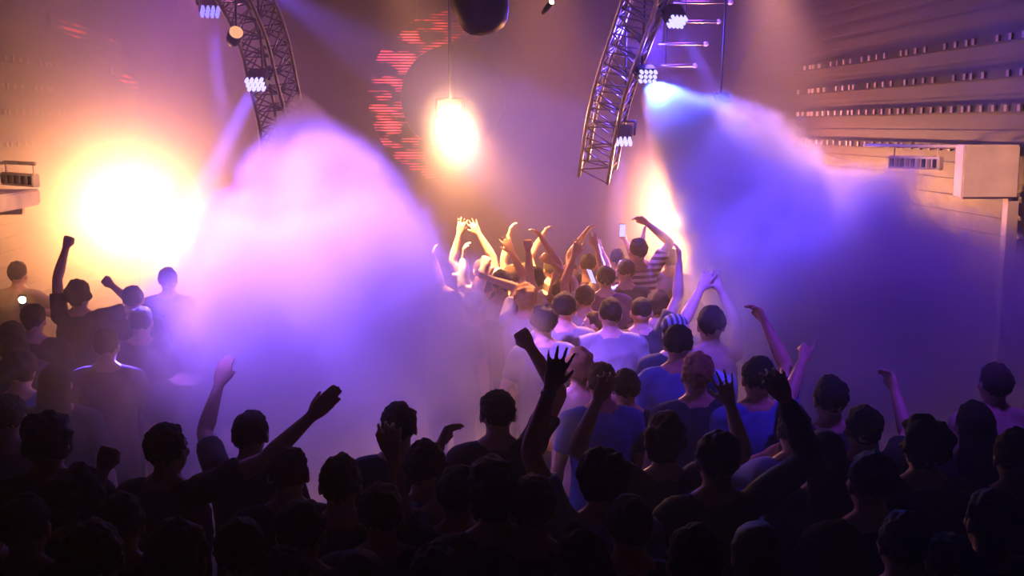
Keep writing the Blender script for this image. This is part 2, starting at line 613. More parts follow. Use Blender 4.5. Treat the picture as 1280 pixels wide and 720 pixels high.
# pale box on posts at the right edge, ledge at the left edge
root = empty('raised_board', (0, 0, 0))
tag(root, 'pale box raised on posts at the right wall, catching warm light', 'box')
p0 = at(1206, 181, 8.2)
p1 = at(1206, 249, 8.2)
b = bmesh.new()
add_box(b, ((p0.x + SX - .05) / 2, 8.28, (p0.z + p1.z) / 2), (SX - .05 - p0.x, .16, p0.z - p1.z), None, .015)
link_mesh('body', b, M_PALE, root, False)
for (px, w) in ((1256, .06), (1284, .06)):
    q = at(px, 280, 8.35)
    b = bmesh.new(); add_box(b, (q.x, 8.28, p1.z / 2 + .02), (.09, .09, p1.z + .04), None, .006)
    link_mesh('post', b, M_PALE, root, False)
q0 = at(50, 236, 10.4)
q1 = at(50, 256, 10.4)
root = empty('wall_ledge', (0, 0, 0))
tag(root, 'pale ledge fixed to the left wall, glaring in warm light', 'ledge')
b = bmesh.new(); add_box(b, ((-SX + .05 + q0.x) / 2, 9.3, (q0.z + q1.z) / 2), (q0.x + SX - .05, 2.2, q0.z - q1.z), None, .015)
link_mesh('body', b, M_PALE, root, False)
b = bmesh.new()
for y in (8.6, 10.1):
    add_box(b, ((-SX + q0.x) / 2, y, q1.z - .03), (q0.x + SX - .1, .06, .07), None, .006)
link_mesh('bracket', b, M_PALE, root, False)

# hanging battens with square cells
for (px0, px1, py0, py1, y, sign, lab) in ((1112, 1172, 197, 210, 9.2, 1, 'pale hanging batten of square cells by the right wall'),
                                     (2, 40, 222, 233, 9.6, -1, 'pale hanging batten of square cells by the left wall')):
    a, e = at(px0, (py0 + py1) / 2 - 3, y + .2), at(px1, (py0 + py1) / 2 + 3 * sign, y - .2)
    c = (a + e) / 2
    root = empty('light_batten', c)
    tag(root, lab, 'light batten')
    L = (e - a).length
    ang = math.atan2(e.y - a.y, e.x - a.x)
    Mx = Matrix.Rotation(ang, 4, 'Z')
    b = bmesh.new(); add_box(b, (0, .03, 0), (L + .03, .06, .11), Mx, .006)
    link_mesh('frame', b, M_PALE, root, False)
    for i in range(9):
        b = bmesh.new(); add_box(b, ((i - 4) * L / 9, -.005, 0), (L / 9 * .55, .02, .07), Mx)
        link_mesh('cell', b, M_STUD if i % 2 else M_BLACK, root, False)
    b = bmesh.new()
    for s in (-.45, .45):
        add_tube(b, [Mx @ Vector((s * L, .03, .05)), Mx @ Vector((s * L, .03, .14))], [.006, .006], 6)
    add_tube(b, [Mx @ Vector((-L * (1.1 if sign > 0 else .5), .03, .14)), Mx @ Vector((L * (1.3 if sign > 0 else .5), .03, .14))], [.016, .016], 8)
    add_tube(b, [Mx @ Vector((0, .03, .14)), Mx @ Vector((sign * .0, .03, .14)) + Vector((sign * (SX - abs(c.x)), 0, 0))], [.012, .012], 8)
    link_mesh('bracket', b, M_PALE, root)

# ------------------------------------------------------------------ people
SKIN = [mat_basic('skin_%d' % i, c, 0.55, 0, 0.08, 14) for i, c in enumerate(((0.52, 0.32, 0.24), (0.42, 0.24, 0.17), (0.60, 0.40, 0.31)))]
HAIRC = {'dark': mat_basic('hair_dark', (0.012, 0.008, 0.007), 0.85, 0, 0.35, 25, .5),
         'brown': mat_basic('hair_brown', (0.04, 0.02, 0.012), 0.85, 0, 0.35, 25, .5),
         'blond': mat_basic('hair_blond', (0.30, 0.18, 0.08), 0.8, 0, 0.25, 20, .5)}
CLOTH = {}
for nm, cc in dict(black=(.012, .012, .014), charcoal=(.035, .033, .04), navy=(.02, .025, .07), white=(.50, .48, .47), grey=(.21, .20, .21),
                   blue=(.10, .14, .42), paleblue=(.40, .48, .75), red=(.35, .05, .05), olive=(.08, .08, .04), plum=(.12, .04, .11), tan=(.4, .3, .2)).items():
    CLOTH[nm] = mat_basic('cloth_' + nm, cc, .85, 0, .12, 10, .25)
CLOTH['striped'] = mat_stripes('cloth_striped', (.75, .6, .5), (.28, .16, .14), 18)
CLOTH['check'] = mat_stripes('cloth_fine_stripe', (.20, .2, .28), (.03, .03, .05), 30, 0)
M_JEANS = mat_basic('jeans', (.03, .035, .06), .9, 0, .2, 20)
X3, Y3, Z3 = Vector((1, 0, 0)), Vector((0, 1, 0)), Vector((0, 0, 1))
PENDING = []      # objects whose modifiers are baked at the end


def remesh(o, voxel, iters, fac=.5):
    m = o.modifiers.new('r', 'REMESH'); m.mode = 'VOXEL'; m.voxel_size = voxel; m.use_smooth_shade = True
    s = o.modifiers.new('s', 'SMOOTH'); s.factor = fac; s.iterations = iters
    PENDING.append(o)


def arm_solve(S, W, a, b, pole):
    d = W - S
    L = d.length
    mx = (a + b) * .985
    if L > mx:
        W = S + d * (mx / L); d = W - S; L = mx
    mn = abs(a - b) + .06
    if L < mn:
        d = (d.normalized() if L > 1e-4 else Z3) * mn; W = S + d; L = mn
    u = d / L
    x = (a * a - b * b + L * L) / (2 * L)
    h = math.sqrt(max(0, a * a - x * x))
    p = pole - u * pole.dot(u)
    if p.length < 1e-3: p = X3 - u * u.x
    return S + u * x + p.normalized() * h, W


def add_hand(bm, W, d, n, side, pose, k):
    """W wrist, d finger direction, n palm normal, side = thumb side direction"""
    d = d.normalized(); n = (n - d * n.dot(d)).normalized()
    s = side - d * side.dot(d) - n * side.dot(n)
    s = s.normalized() if s.length > 1e-3 else d.cross(n)
    pl, pw, pt = .088 * k, .040 * k, .015 * k
    add_loft(bm, [(W - d * .02 * k, s, n, .026 * k, .019 * k), (W + d * .01 * k, s, n, .028 * k, .019 * k), (W + d * pl * .45, s, n, pw * .95, pt * 1.15, 2.6),
                  (W + d * pl, s, n, pw, pt, 2.8), (W + d * (pl + .012 * k), s, n, pw * .92, pt * .6, 2.8)], 14)
    curls = {'flat': (3, 5, 4), 'open': (4, 8, 6), 'relaxed': (22, 30, 22), 'fist': (82, 92, 62), 'grip': (55, 70, 45), 'point': (82, 92, 62), 'claw': (18, 40, 35)}[pose]
    spread = {'open': .17, 'relaxed': .06, 'claw': .15}.get(pose, .0)
    fl = ((.040, .024, .020), (.045, .028, .022), (.042, .026, .021), (.033, .019, .018))
    for f in range(4):
        off = (1.5 - f) * .0215 * k
        base = W + d * (pl - .004 * k - (.006 * k if f == 3 else 0)) + s * off
        ax = s
        cu = (4, 6, 5) if (pose == 'point' and f == 0) else curls
        dirv = (d + s * spread * (1.5 - f)).normalized()
        pts = [base - dirv * .02 * k]
        p = base
        pts.append(p)
        ang = 0
        for q in range(3):
            ang += math.radians(cu[q] + (3 * f if pose in ('relaxed', 'claw') else 0))
            v = dirv * math.cos(ang) + n * math.sin(ang)
            p = p + v * fl[f][q] * k
            pts.append(p)
        r = (.0088 if f < 3 else .0076) * k
        add_tube(bm, pts, [r * 1.08, r * 1.05, r, r * .93, r * .8], 8)
    # thumb leaves the side of the palm near its base
    tb = W + d * .022 * k + s * .022 * k
    if pose in ('fist', 'grip', 'point'):
        pts = [tb, W + d * .05 * k + s * .043 * k + n * .016 * k, W + d * .078 * k + s * .030 * k + n * .036 * k, W + d * .086 * k + s * .006 * k + n * .042 * k]
    else:
        sp = .9 if pose == 'open' else .55
        t1 = (d + s * sp + n * .25).normalized()
        t2 = (d + s * (sp * .55) + n * .3).normalized()
        pts = [tb, tb + t1 * .036 * k, tb + t1 * .036 * k + t2 * .032 * k, tb + t1 * .036 * k + t2 * .056 * k]
    add_tube(bm, pts, [.0125 * k, .0112 * k, .0098 * k, .0082 * k], 8)


NP = [0]
ALL_P = []
EYE_ME = [None]


def person(px, py, label, h=1.75, hair='short', hc='dark', shirt='tee', col='black', L=None, R=None, yaw=None, build=1.0, tilt=(0, 0),
           skin=0, group=None, cap=None, band=None, lean=0.0, big=None, headyaw=0):
    """px,py: pixel of the crown of the head. L / R: (px, py, pose, depth offset, pole) of each hand."""
    pos = on_z(px, py, h)
    y = yaw if yaw is not None else random.uniform(-14, 14)
    rz = math.radians(y)
    k = h / 1.75
    Rinv = Matrix.Rotation(-rz, 3, 'Z')
    base = Vector((pos.x, pos.y, 0))
    dist = (base - Vector((0, 0, 0))).length

    def loc(px_, py_, dy):
        w = at(px_, py_, base.y + dy)
        return Rinv @ (w - base)
    NP[0] += 1
    near = dist < 6.2 if big is None else big
    bm = bmesh.new()
    bw = build
    # ---- joints
    sh = {}
    for s in (-1, 1):
        tgt = L if s < 0 else R
        sh[s] = Vector((s * .178 * k * bw, -.01, 1.425 * k))
    wr, el, hd, poses = {}, {}, {}, {}
    for s in (-1, 1):
        tgt = L if s < 0 else R
        if tgt is None:
            W = Vector((s * .27 * k * bw, .10 * k, .86 * k)) if NP[0] % 3 else Vector((s * .20 * k, .26 * k, 1.08 * k))
            pole = Vector((s * .5, -1, 0)); pose = 'relaxed'
            S = sh[s]
        else:
            pose = tgt[2]
            dy = tgt[3] if len(tgt) > 3 else .08
            pole = Vector(tgt[4]) if len(tgt) > 4 else Vector((s * 1.0, -.15, -.35))
            pole = Rinv @ pole
            W = loc(tgt[0], tgt[1], dy)
            hl0 = .10 * k if pose != 'fist' else .06 * k
            S0 = sh[s] + Vector((-s * .022 * k, 0, .05 * k))
            if len(tgt) < 5:
                for st in range(24):
                    if (W - S0).length > .50 * k + hl0: break
                    dy += .02
                    W = loc(tgt[0], tgt[1], dy)
                pole = Vector((s * .6, -.1, -.8))
            if (W - S0).length > .54 * k + hl0:
                best = min((((loc(tgt[0], tgt[1], dd_ * .02) - S0).length, dd_ * .02) for dd_ in range(-28, 29)), key=lambda q_: q_[0])
                for st in range(21):
                    dq = dy + (best[1] - dy) * st / 20
                    W = loc(tgt[0], tgt[1], dq)
                    if (W - S0).length < .54 * k + hl0: break
            up = max(0, min(1, (W.z - sh[s].z) / (.4 * k)))
            S = sh[s] + Vector((-s * .022 * k * up, 0, .05 * k * up))
            if (W - S).length > (.553 + .0) * k + hl0 + .02:
                print('REACH %-28s side %d short by %.2f m' % (label[:28], s, (W - S).length - .553 * k - hl0))
        hx = 0 if tgt is None else hl0
        E, T_ = arm_solve(S, W, .295 * k, .258 * k + hx, pole)
        W = E + (T_ - E) * (.258 * k / (.258 * k + hx))
        sh[s], el[s], wr[s] = S, E, W
        hd[s] = (W - E).normalized(); poses[s] = pose
    # ---- trunk
    tr = [(.80, .10, .085, 0), (.85, .155, .105, -.01), (.92, .170, .118, -.015), (1.0, .158, .108, -.005), (1.08, .143, .098, 0), (1.18, .152, .106, 0),
          (1.28, .168, .114, 0), (1.36, .172, .108, -.006), (1.42, .150, .088, -.012), (1.465, .100, .068, -.014), (1.50, .066, .062, -.012)]
    add_loft(bm, [(Vector((0, yo * k, z * k)), X3, Y3, rx * k * bw, ry * k * (.5 + .5 * bw), 2.3) for z, rx, ry, yo in tr], 20)
    for s in (-1, 1):   # trapezius and deltoid
        add_tube(bm, [Vector((s * .03 * k, -.02 * k, 1.52 * k)), Vector((s * .10 * k, -.018 * k, 1.465 * k)), sh[s] + Vector((0, 0, .005))], [.036 * k, .042 * k, .05 * k], 10)
        add_ellipsoid(bm, sh[s], (.058 * k, .058 * k, .06 * k))
        # arm
        E, W = el[s], wr[s]
        u, v = E - sh[s], W - E
        add_tube(bm, [sh[s], sh[s] + u * .35, sh[s] + u * .7, E], [.053 * k * bw, .050 * k * bw, .044 * k * bw, .039 * k], 12)
        add_tube(bm, [E, E + v * .25, E + v * .6, W, W + v.normalized() * .015], [.039 * k, .043 * k * bw, .035 * k, .026 * k, .025 * k], 12)
        # hand: palm normal faces away from the viewer side for raised hands
        nrm = Y3 if poses[s] in ('open', 'fist', 'claw', 'point', 'grip', 'flat') else Vector((-s, 0, 0))
        sid = Vector((-s, 0, 0)) if poses[s] != 'relaxed' else Y3
        if abs(hd[s].dot(nrm)) > .9: nrm = Vector((0, .3, -1))
        if abs(hd[s].x) > .75 and poses[s] != 'relaxed':
            nrm = Vector((0, .3, -1)); sid = Y3
        add_hand(bm, W, hd[s], nrm, sid, poses[s], k)
        # leg
        hp = Vector((s * .088 * k, 0, .88 * k)); kn = Vector((s * .10 * k, .02 * k, .48 * k)); an = Vector((s * .105 * k, -.01 * k, .085 * k))
        add_tube(bm, [hp, hp.lerp(kn, .3), hp.lerp(kn, .7), kn], [.085 * k, .083 * k, .064 * k, .053 * k], 12)
        add_tube(bm, [kn, kn.lerp(an, .3), kn.lerp(an, .7), an], [.053 * k, .055 * k, .041 * k, .034 * k], 12)
        add_loft(bm, [(an + Vector((0, -.05 * k, -.05 * k)), X3, Z3, .028 * k, .028 * k), (an + Vector((0, .02 * k, -.045 * k)), X3, Z3, .036 * k, .036 * k),
                      (an + Vector((0, .12 * k, -.06 * k)), X3, Z3, .042 * k, .022 * k), (an + Vector((0, .17 * k, -.065 * k)), X3, Z3, .03 * k, .014 * k)], 12)
    # ---- neck, head
    HM = Matrix.Translation((0, 0, 1.53 * k)) @ Matrix.Rotation(math.radians(headyaw), 4, 'Z') @ Matrix.Rotation(math.radians(tilt[1]), 4, 'Y') @ Matrix.Rotation(math.radians(tilt[0]), 4, 'X') @ Matrix.Translation((0, 0, -1.53 * k))
    hb = bmesh.new()

    def E(c, r, u=16, v=10): add_ellipsoid(hb, Vector(c) * k, [q * k for q in r], None, u, v)
    E((0, -.012, 1.652), (.075, .094, .094), 24, 16)           # skull
    E((0, .028, 1.592), (.059, .068, .068), 20, 12)            # face and jaw
    E((0, .072, 1.548), (.024, .02, .018))                     # chin
    E((0, .074, 1.668), (.050, .018, .013))                    # brow
    add_tube(hb, [Vector((0, .088, 1.652)) * k, Vector((0, .104, 1.622)) * k, Vector((0, .108, 1.610)) * k], [.009 * k, .012 * k, .014 * k], 8)   # nose
    E((0, .091, 1.580), (.024, .010, .006)); E((0, .089, 1.570), (.020, .010, .006))   # lips
    for s in (-1, 1):
        E((s * .048, .058, 1.617), (.02, .02, .02))             # cheek bones
        add_ellipsoid(hb, Vector((s * .079, -.006, 1.626)) * k, (.008 * k, .021 * k, .032 * k), Matrix.Rotation(s * .35, 3, 'Z'))   # ears
    bmesh.ops.transform(hb, matrix=HM, verts=hb.verts)
    tmp = bpy.data.meshes.new('t'); hb.to_mesh(tmp); hb.free(); bm.from_mesh(tmp); bpy.data.meshes.remove(tmp)
    hc_ = HM @ Vector((0, 0, 1.60 * k))
    add_tube(bm, [Vector((0, -.016 * k, 1.43 * k)), Vector((0, -.010 * k, 1.52 * k)), hc_ + Vector((0, -.004, 0))], [.066 * k, .056 * k, .056 * k], 14)
    o = link_mesh('person', bm, SKIN[skin])
    o.location = base
    o.rotation_euler = (0, 0, rz)
    tag(o, label, 'person', group)
    remesh(o, .0075 if near else .0105, 3 if near else 2)
    ALL_P.append((o, px, py, dist))
    # ---- eyes
    for s in (-1, 1):
        b = bmesh.new(); add_ellipsoid(b, HM @ (Vector((s * .031, .083, 1.645)) * k), (.0125 * k,) * 3, None, 10, 6)
        link_mesh('eye', b, M_EYE, o)
    # ---- hair
    if hair != 'bald':
        b = bmesh.new()
        cx = Vector((0, -.018, 1.668)) * k
        thick = {'short': 1.0, 'buzz': .95, 'long': 1.05, 'curly': 1.16, 'bun': 1.02, 'pony': 1.02, 'quiff': 1.05}[hair]
        amp = {'short': .010, 'buzz': .004, 'long': .009, 'curly': .022, 'bun': .008, 'pony': .008, 'quiff': .014}[hair] * k
        vs = add_ellipsoid(b, cx, (.084 * k * thick, .101 * k * thick, .093 * k * thick), None, 60 if near else 32, 40 if near else 22)
        sd = Vector((NP[0] * 3.1, 0, 0))
        for v in vs:
            r = v.co - cx
            nz = noise.noise(v.co * (26 if hair == 'curly' else 42) + sd) * amp + noise.noise(v.co * 12 + sd) * amp + (noise.noise(Vector((v.co.x * 150, v.co.y * 60, v.co.z * 60)) + sd) * .0035 * k if near else 0)
            v.co += r.normalized() * nz
            yy, zz = r.y / k, r.z / k
            face = yy > .035 and zz < .045 + .25 * max(0, .09 - yy) * 0
            if face:
                t = min(1, (yy - .035) / .03) * min(1, max(0, (.05 - zz) / .02))
                v.co = cx + (v.co - cx) * (1 - .35 * t)
            if hair in ('short', 'buzz', 'quiff') and zz < -.05 and yy > -.03:
                v.co = cx + (v.co - cx) * .84
            if hair == 'quiff' and zz > .05 and yy > 0:
                v.co.z += .02 * k
        if hair == 'long':
            add_loft(b, [(Vector((0, -.035, 1.70)) * k, X3, Y3, .075 * k, .06 * k), (Vector((0, -.055, 1.63)) * k, X3, Y3, .092 * k, .062 * k),
                         (Vector((0, -.075, 1.54)) * k, X3, Y3, .098 * k, .052 * k), (Vector((0, -.095, 1.44)) * k, X3, Y3, .105 * k, .042 * k),
                         (Vector((0, -.115, 1.34)) * k, X3, Y3, .095 * k, .032 * k), (Vector((0, -.12, 1.27)) * k, X3, Y3, .07 * k, .018 * k)], 18)
        if hair == 'bun':
            add_ellipsoid(b, Vector((0, -.10, 1.745)) * k, (.042 * k, .042 * k, .038 * k))
        if hair == 'pony':
            add_tube(b, [Vector((0, -.10, 1.70)) * k, Vector((0, -.145, 1.68)) * k, Vector((0, -.155, 1.58)) * k, Vector((0, -.14, 1.46)) * k], [.022 * k, .03 * k, .03 * k, .012 * k], 10)
        bmesh.ops.transform(b, matrix=HM, verts=b.verts)
        ho = link_mesh('hair', b, HAIRC[hc], o)
        if hair in ('long', 'bun', 'pony'):
            remesh(ho, .011 if near else .014, 3)
    if cap:
        b = bmesh.new()
        cc = Vector((0, -.015, 1.69)) * k
        vs = add_ellipsoid(b, cc, (.092 * k, .108 * k, .085 * k), None, 24, 16)
        for v in vs:
            if v.co.z < cc.z - .012 * k: v.co.z = cc.z - .012 * k
        bmesh.ops.transform(b, matrix=HM, verts=b.verts)
        link_mesh('hat', b, CLOTH[cap], o)
    # ---- shirt
    b = bmesh.new()
    g = .012 * k
    if shirt == 'tank':
        rg = [(.86, .176, .126), (.95, .178, .126), (1.05, .165, .118), (1.15, .163, .118), (1.28, .178, .124), (1.36, .166, .112), (1.42, .120, .084)]
    else:
        rg = [(.86, .182, .132), (.95, .182, .132), (1.05, .172, .124), (1.15, .170, .122), (1.28, .182, .128), (1.36, .186, .122), (1.425, .160, .100), (1.468, .105, .078), (1.483, .082, .070)]
    add_loft(b, [(Vector((0, -.006 * k, z * k)), X3, Y3, rx * k * bw, ry * k * (.5 + .5 * bw), 2.3) for z, rx, ry in rg], 22)
    for s in (-1, 1):
        E_, W_ = el[s], wr[s]
        u, v = E_ - sh[s], W_ - E_
        if shirt == 'tank':
            add_tube(b, [Vector((s * .085 * k, -.07 * k, 1.36 * k)), Vector((s * .09 * k, -.03 * k, 1.475 * k)), Vector((s * .085 * k, .05 * k, 1.42 * k))], [.022 * k] * 3, 8)
        else:
            add_tube(b, [Vector((s * .06 * k, -.02 * k, 1.478 * k)), Vector((s * .11 * k, -.016 * k, 1.462 * k)), sh[s] + Vector((0, 0, .008))], [.042 * k, .05 * k, .062 * k], 12)
            if shirt == 'tee':
                add_tube(b, [sh[s], sh[s] + u * .3, sh[s] + u * .62], [.068 * k * bw, .066 * k * bw, .066 * k * bw], 12, False)
                add_ellipsoid(b, sh[s], (.068 * k, .068 * k, .068 * k))
            else:
                add_tube(b, [sh[s], sh[s] + u * .5, E_], [.066 * k * bw, .060 * k * bw, .053 * k], 12)
                add_tube(b, [E_, E_ + v * .4, E_ + v * .93], [.053 * k, .053 * k * bw, .038 * k], 12)
    so = link_mesh('shirt', b, CLOTH[col], o)
    remesh(so, .012 if near else .015, 3)
    dm = so.modifiers.new('d', 'DISPLACE')
    tx = bpy.data.textures.get('fold')
    if tx is None:
        tx = bpy.data.textures.new('fold', 'CLOUDS'); tx.noise_scale = .11; tx.noise_depth = 2
    dm.texture = tx; dm.strength = .022; dm.mid_level = .4
    # ---- trousers, shoes
    b = bmesh.new()
    add_loft(b, [(Vector((0, -.006 * k, z * k)), X3, Y3, rx * k * bw, ry * k, 2.3) for z, rx, ry in ((.78, .13, .10), (.84, .172, .125), (.92, .184, .132), (.99, .172, .122))], 18)
    for s in (-1, 1):
        hp = Vector((s * .09 * k, 0, .88 * k)); kn = Vector((s * .10 * k, .018 * k, .48 * k)); an = Vector((s * .105 * k, -.01 * k, .09 * k))
        add_tube(b, [hp, hp.lerp(kn, .4), kn, kn.lerp(an, .5), an], [.097 * k, .09 * k, .068 * k, .064 * k, .056 * k], 12, False)
    to = link_mesh('trousers', b, M_JEANS, o)
    remesh(to, .022, 2)
    for s in (-1, 1):
        b = bmesh.new()
        q = Vector((s * .105 * k, -.01 * k, 0))
        add_loft(b, [(q + Vector((0, -.075 * k, .045)), X3, Z3, .030 * k, .040), (q + Vector((0, -.03 * k, .058)), X3, Z3, .043 * k, .056), (q + Vector((0, .05 * k, .05)), X3, Z3, .047 * k, .049, 2.6),
                     (q + Vector((0, .13 * k, .036)), X3, Z3, .050 * k, .035, 2.6), (q + Vector((0, .19 * k, .026)), X3, Z3, .036 * k, .022)], 14)
        link_mesh('shoe', b, M_SHOE, o)
    if band:
        s = -1 if band[0] == 'L' else 1
        d = hd[s]
        b = bmesh.new()
        sx, sy = frame_of(d)
        add_loft(b, [(wr[s] - d * .028, sx, sy, .031 * k, .031 * k), (wr[s] - d * .004, sx, sy, .031 * k, .031 * k)], 16)
        link_mesh('wristband', b, M_BAND if band[1] == 'pale' else M_BANDW, o)
    return o, {s: base + Matrix.Rotation(rz, 3, "Z") @ (wr[s] + hd[s] * .07) for s in (-1, 1)}


def phone(loc, yaw, pitch, label, screen):
    root = empty('phone', loc)
    root.rotation_euler = (math.radians(pitch), 0, math.radians(yaw))
    tag(root, label, 'phone')
    b = bmesh.new(); add_box(b, (0, 0, 0), (.072, .009, .145), None, .003)
    link_mesh('case', b, M_BLACK, root, False)
    b = bmesh.new(); add_box(b, (0, -.006, 0), (.064, .003, .134))
    link_mesh('screen', b, screen, root, False)
    return root


# -- middle of the floor, lit by the centre lamp
person(763, 374, 'broad man in pale grey T-shirt seen from behind, arms down, centre of the floor', 1.76, 'short', 'dark', 'tee', 'grey', yaw=3, build=1.12)
person(705, 367, 'man in light grey T-shirt just behind two other backs at centre', 1.78, 'short', 'dark', 'tee', 'grey', yaw=-4, build=1.05)
person(679, 385, 'man with thick dark hair, pale shirt, left of the two grey T-shirt backs', 1.74, 'quiff', 'dark', 'tee', 'grey', yaw=10)
person(657, 357, 'person with bushy fair hair glowing in warm light, elbow bent over the head', 1.72, 'curly', 'blond', 'tee', 'white', L=(598, 343, 'relaxed', .25, (1, 0, .2)), R=None, yaw=0)
person(731, 357, 'person in white top between the two grey T-shirt backs, one arm raised', 1.68, 'short', 'brown', 'tee', 'white', L=(722, 306, 'open', .15, (-1, 0, 0)), yaw=5)
person(742, 390, 'person in red shirt turned sideways beside the broad grey T-shirt back', 1.56, 'short', 'brown', 'tee', 'red', yaw=70)
person(757, 333, 'person with round dark hair facing the lamp, beneath the glowing phones', 1.75, 'short', 'dark', 'tee', 'plum', yaw=0)
person(782, 325, 'person with round brown hair right beside the dark round head below the phones', 1.76, 'short', 'brown', 'tee', 'charcoal', yaw=8)
person(802, 372, 'man with cropped dark hair in grey-brown T-shirt right of the broad grey back', 1.74, 'buzz', 'dark', 'tee', 'charcoal', R=(851, 305, 'relaxed', .2), yaw=-8)
person(823, 366, 'person with fluffy fair-rimmed hair behind the cropped man', 1.66, 'curly', 'brown', 'tee', 'tan', yaw=6)
person(866, 374, 'person in pale pink T-shirt at the edge of the right smoke', 1.72, 'short', 'brown', 'tee', 'white', yaw=0, build=1.08)
person(843, 396, 'person in patterned beanie behind the dark-haired man with blue collar', 1.74, 'short', 'dark', 'tee', 'navy', cap='check', yaw=5)
person(848, 407, 'man with dark hair and blue shirt standing before the patterned beanie', 1.80, 'short', 'dark', 'long', 'blue', yaw=-6)
person(871, 443, 'person with smooth light brown hair, an open hand raised right beside it', 1.78, 'short', 'blond', 'tee', 'navy', yaw=4)
person(889, 384, 'person lit bright blue with both bare arms raised and hands joined overhead', 1.85, 'short', 'brown', 'tank', 'paleblue', L=(884, 346, 'open', .05), R=(893, 346, 'open', .05), yaw=0)
person(948, 447, 'person with dark round hair in blue light, right arm stretched up into the smoke', 1.78, 'short', 'dark', 'tee', 'blue', R=(948, 386, 'relaxed', .1), yaw=0)
person(1039, 472, 'person with squarish dark hair fading into the right smoke, one hand pointing up', 1.75, 'short', 'dark', 'tee', 'charcoal', L=(1010, 432, 'point', .1), yaw=0)

# -- far crowd below the centre lamp
person(603, 324, 'far person raising both open hands together at the edge of the left smoke', 1.74, 'short', 'brown', 'tee', 'white', L=(577, 280, 'open', .0), R=(592, 281, 'open', .0), yaw=0)
person(606, 344, 'person whose pale left arm reaches up out of the left smoke', 1.68, 'short', 'dark', 'tee', 'grey', L=(541, 313, 'relaxed', .1, (0, 0, -1)), yaw=0)
person(641, 331, 'person whose thick pale arm points left above the bent bright arm', 1.76, 'short', 'brown', 'long', 'white', L=(580, 309, 'relaxed', .0, (0, 0, -1)), yaw=5)
person(655, 330, 'far person with one arm held straight up at the crowd centre', 1.70, 'short', 'dark', 'tee', 'tan', L=(639, 277, 'relaxed', .0), yaw=0)
person(702, 350, 'person with both hands up at far centre, one a pale fist, one spread', 1.70, 'short', 'brown', 'tee', 'white', L=(658, 298, 'fist', .1), R=(681, 320, 'claw', .3, (1, 0, -.2)), yaw=0)
person(690, 322, 'far person with arm up, faint in the haze left of the phones', 1.72, 'short', 'dark', 'tee', 'charcoal', L=(684, 284, 'relaxed', .1), yaw=10)
person(735, 318, 'far person with white wristband holding up a glowing phone', 1.74, 'short', 'brown', 'tee', 'plum', R=(746, 300, 'grip', .1), L=(737, 283, 'relaxed', .1), yaw=-5, band=('R', 'white'))
person(772, 312, 'far person holding a tiny lit phone in the violet beam', 1.70, 'short', 'dark', 'tee', 'navy', R=(777, 290, 'grip', .1), yaw=0)
person(797, 299, 'tall person in striped top with one arm up in the yellow glow', 1.90, 'short', 'brown', 'tee', 'striped', R=(800, 272, 'relaxed', .2, (1, 0, 0)), yaw=18)
person(838, 312, 'far person with raised arm in the yellow glow left of the right smoke', 1.75, 'short', 'brown', 'tee', 'tan', L=(806, 284, 'relaxed', .1), yaw=0)
person(624, 362, 'person with dark hair under the bent bright arm, hands clasped overhead', 1.62, 'short', 'dark', 'tee', 'white', L=(612, 333, 'claw', .15), R=(650, 352, 'relaxed', .15), yaw=0)
person(563, 364, 'dark-haired person half sunk in violet smoke, left of the lit crowd', 1.76, 'short', 'dark', 'tee', 'navy', L=(540, 372, 'fist', .1), yaw=0)
person(590, 366, 'person with hands behind the head at the right edge of the left smoke', 1.66, 'short', 'dark', 'tee', 'charcoal', L=(572, 361, 'relaxed', -.05), R=(612, 381, 'relaxed', -.05), yaw=0)

person(627, 338, 'far person with a spread hand and a clawed hand up above the bent bright arm', 1.80, 'short', 'dark', 'tee', 'white', R=(634, 303, 'open', .1), L=(608, 322, 'claw', .1), yaw=0)
person(716, 338, 'person with one open hand leaning right, below the phones in the far crowd', 1.66, 'short', 'brown', 'tee', 'tan', R=(742, 297, 'open', .1), yaw=0)
person(668, 334, 'far person with a slim arm raised between the fist and the spread hand', 1.78, 'short', 'dark', 'tank', 'white', R=(671, 288, 'relaxed', .1), yaw=0)

# -- front of the middle
person(622, 489, 'dark person raising one clenched fist high, other hand on the head', 1.75, 'short', 'dark', 'tee', 'charcoal', R=(655, 422, 'fist', .05, (1, 0, -.3)), yaw=0)
person(752, 565, 'dark-haired person with left arm straight up, open hand and pale wristband', 1.75, 'curly', 'dark', 'tee', 'paleblue', L=(697, 456, 'open', .1, (-1, 0, 0)), yaw=0, band=('L', 'pale'))
person(725, 440, 'person with curly fair hair behind the open raised hand', 1.68, 'curly', 'blond', 'tee', 'tan', yaw=-5)
person(752, 455, 'person with brown hair rimmed by light, hands at the face, blue T-shirt', 1.70, 'short', 'brown', 'tee', 'blue', yaw=0)
person(783, 463, 'short dark-haired person right of the light-rimmed brown head', 1.62, 'short', 'dark', 'tee', 'black', yaw=0)
person(831, 524, 'brown-haired person with both arms raised, spread fingers on the right', 1.70, 'curly', 'brown', 'tee', 'charcoal', L=(757, 478, 'claw', .1, (-.2, 0, -1)), R=(906, 482, 'open', .1, (.2, 0, -1)), yaw=0)
person(665, 597, 'large dark round head at the bottom centre with brown-lit crown', 1.77, 'short', 'brown', 'tee', 'black', yaw=0)
person(531, 552, 'dark person with bare arm bent across the head, in front of the left smoke', 1.74, 'short', 'dark', 'tank', 'black', R=(488, 544, 'claw', -.2, (0, 0, -1)), yaw=0)
person(572, 585, 'dark person holding one arm up faintly in front of the violet smoke', 1.70, 'short', 'dark', 'tee', 'navy', L=(559, 536, 'relaxed', .2), yaw=0)
person(618, 580, 'dark head directly left above the large round head', 1.80, 'curly', 'dark', 'tee', 'black', yaw=0)
person(476, 606, 'dark faint head below the bent bare arm', 1.72, 'short', 'dark', 'tee', 'navy', yaw=0)
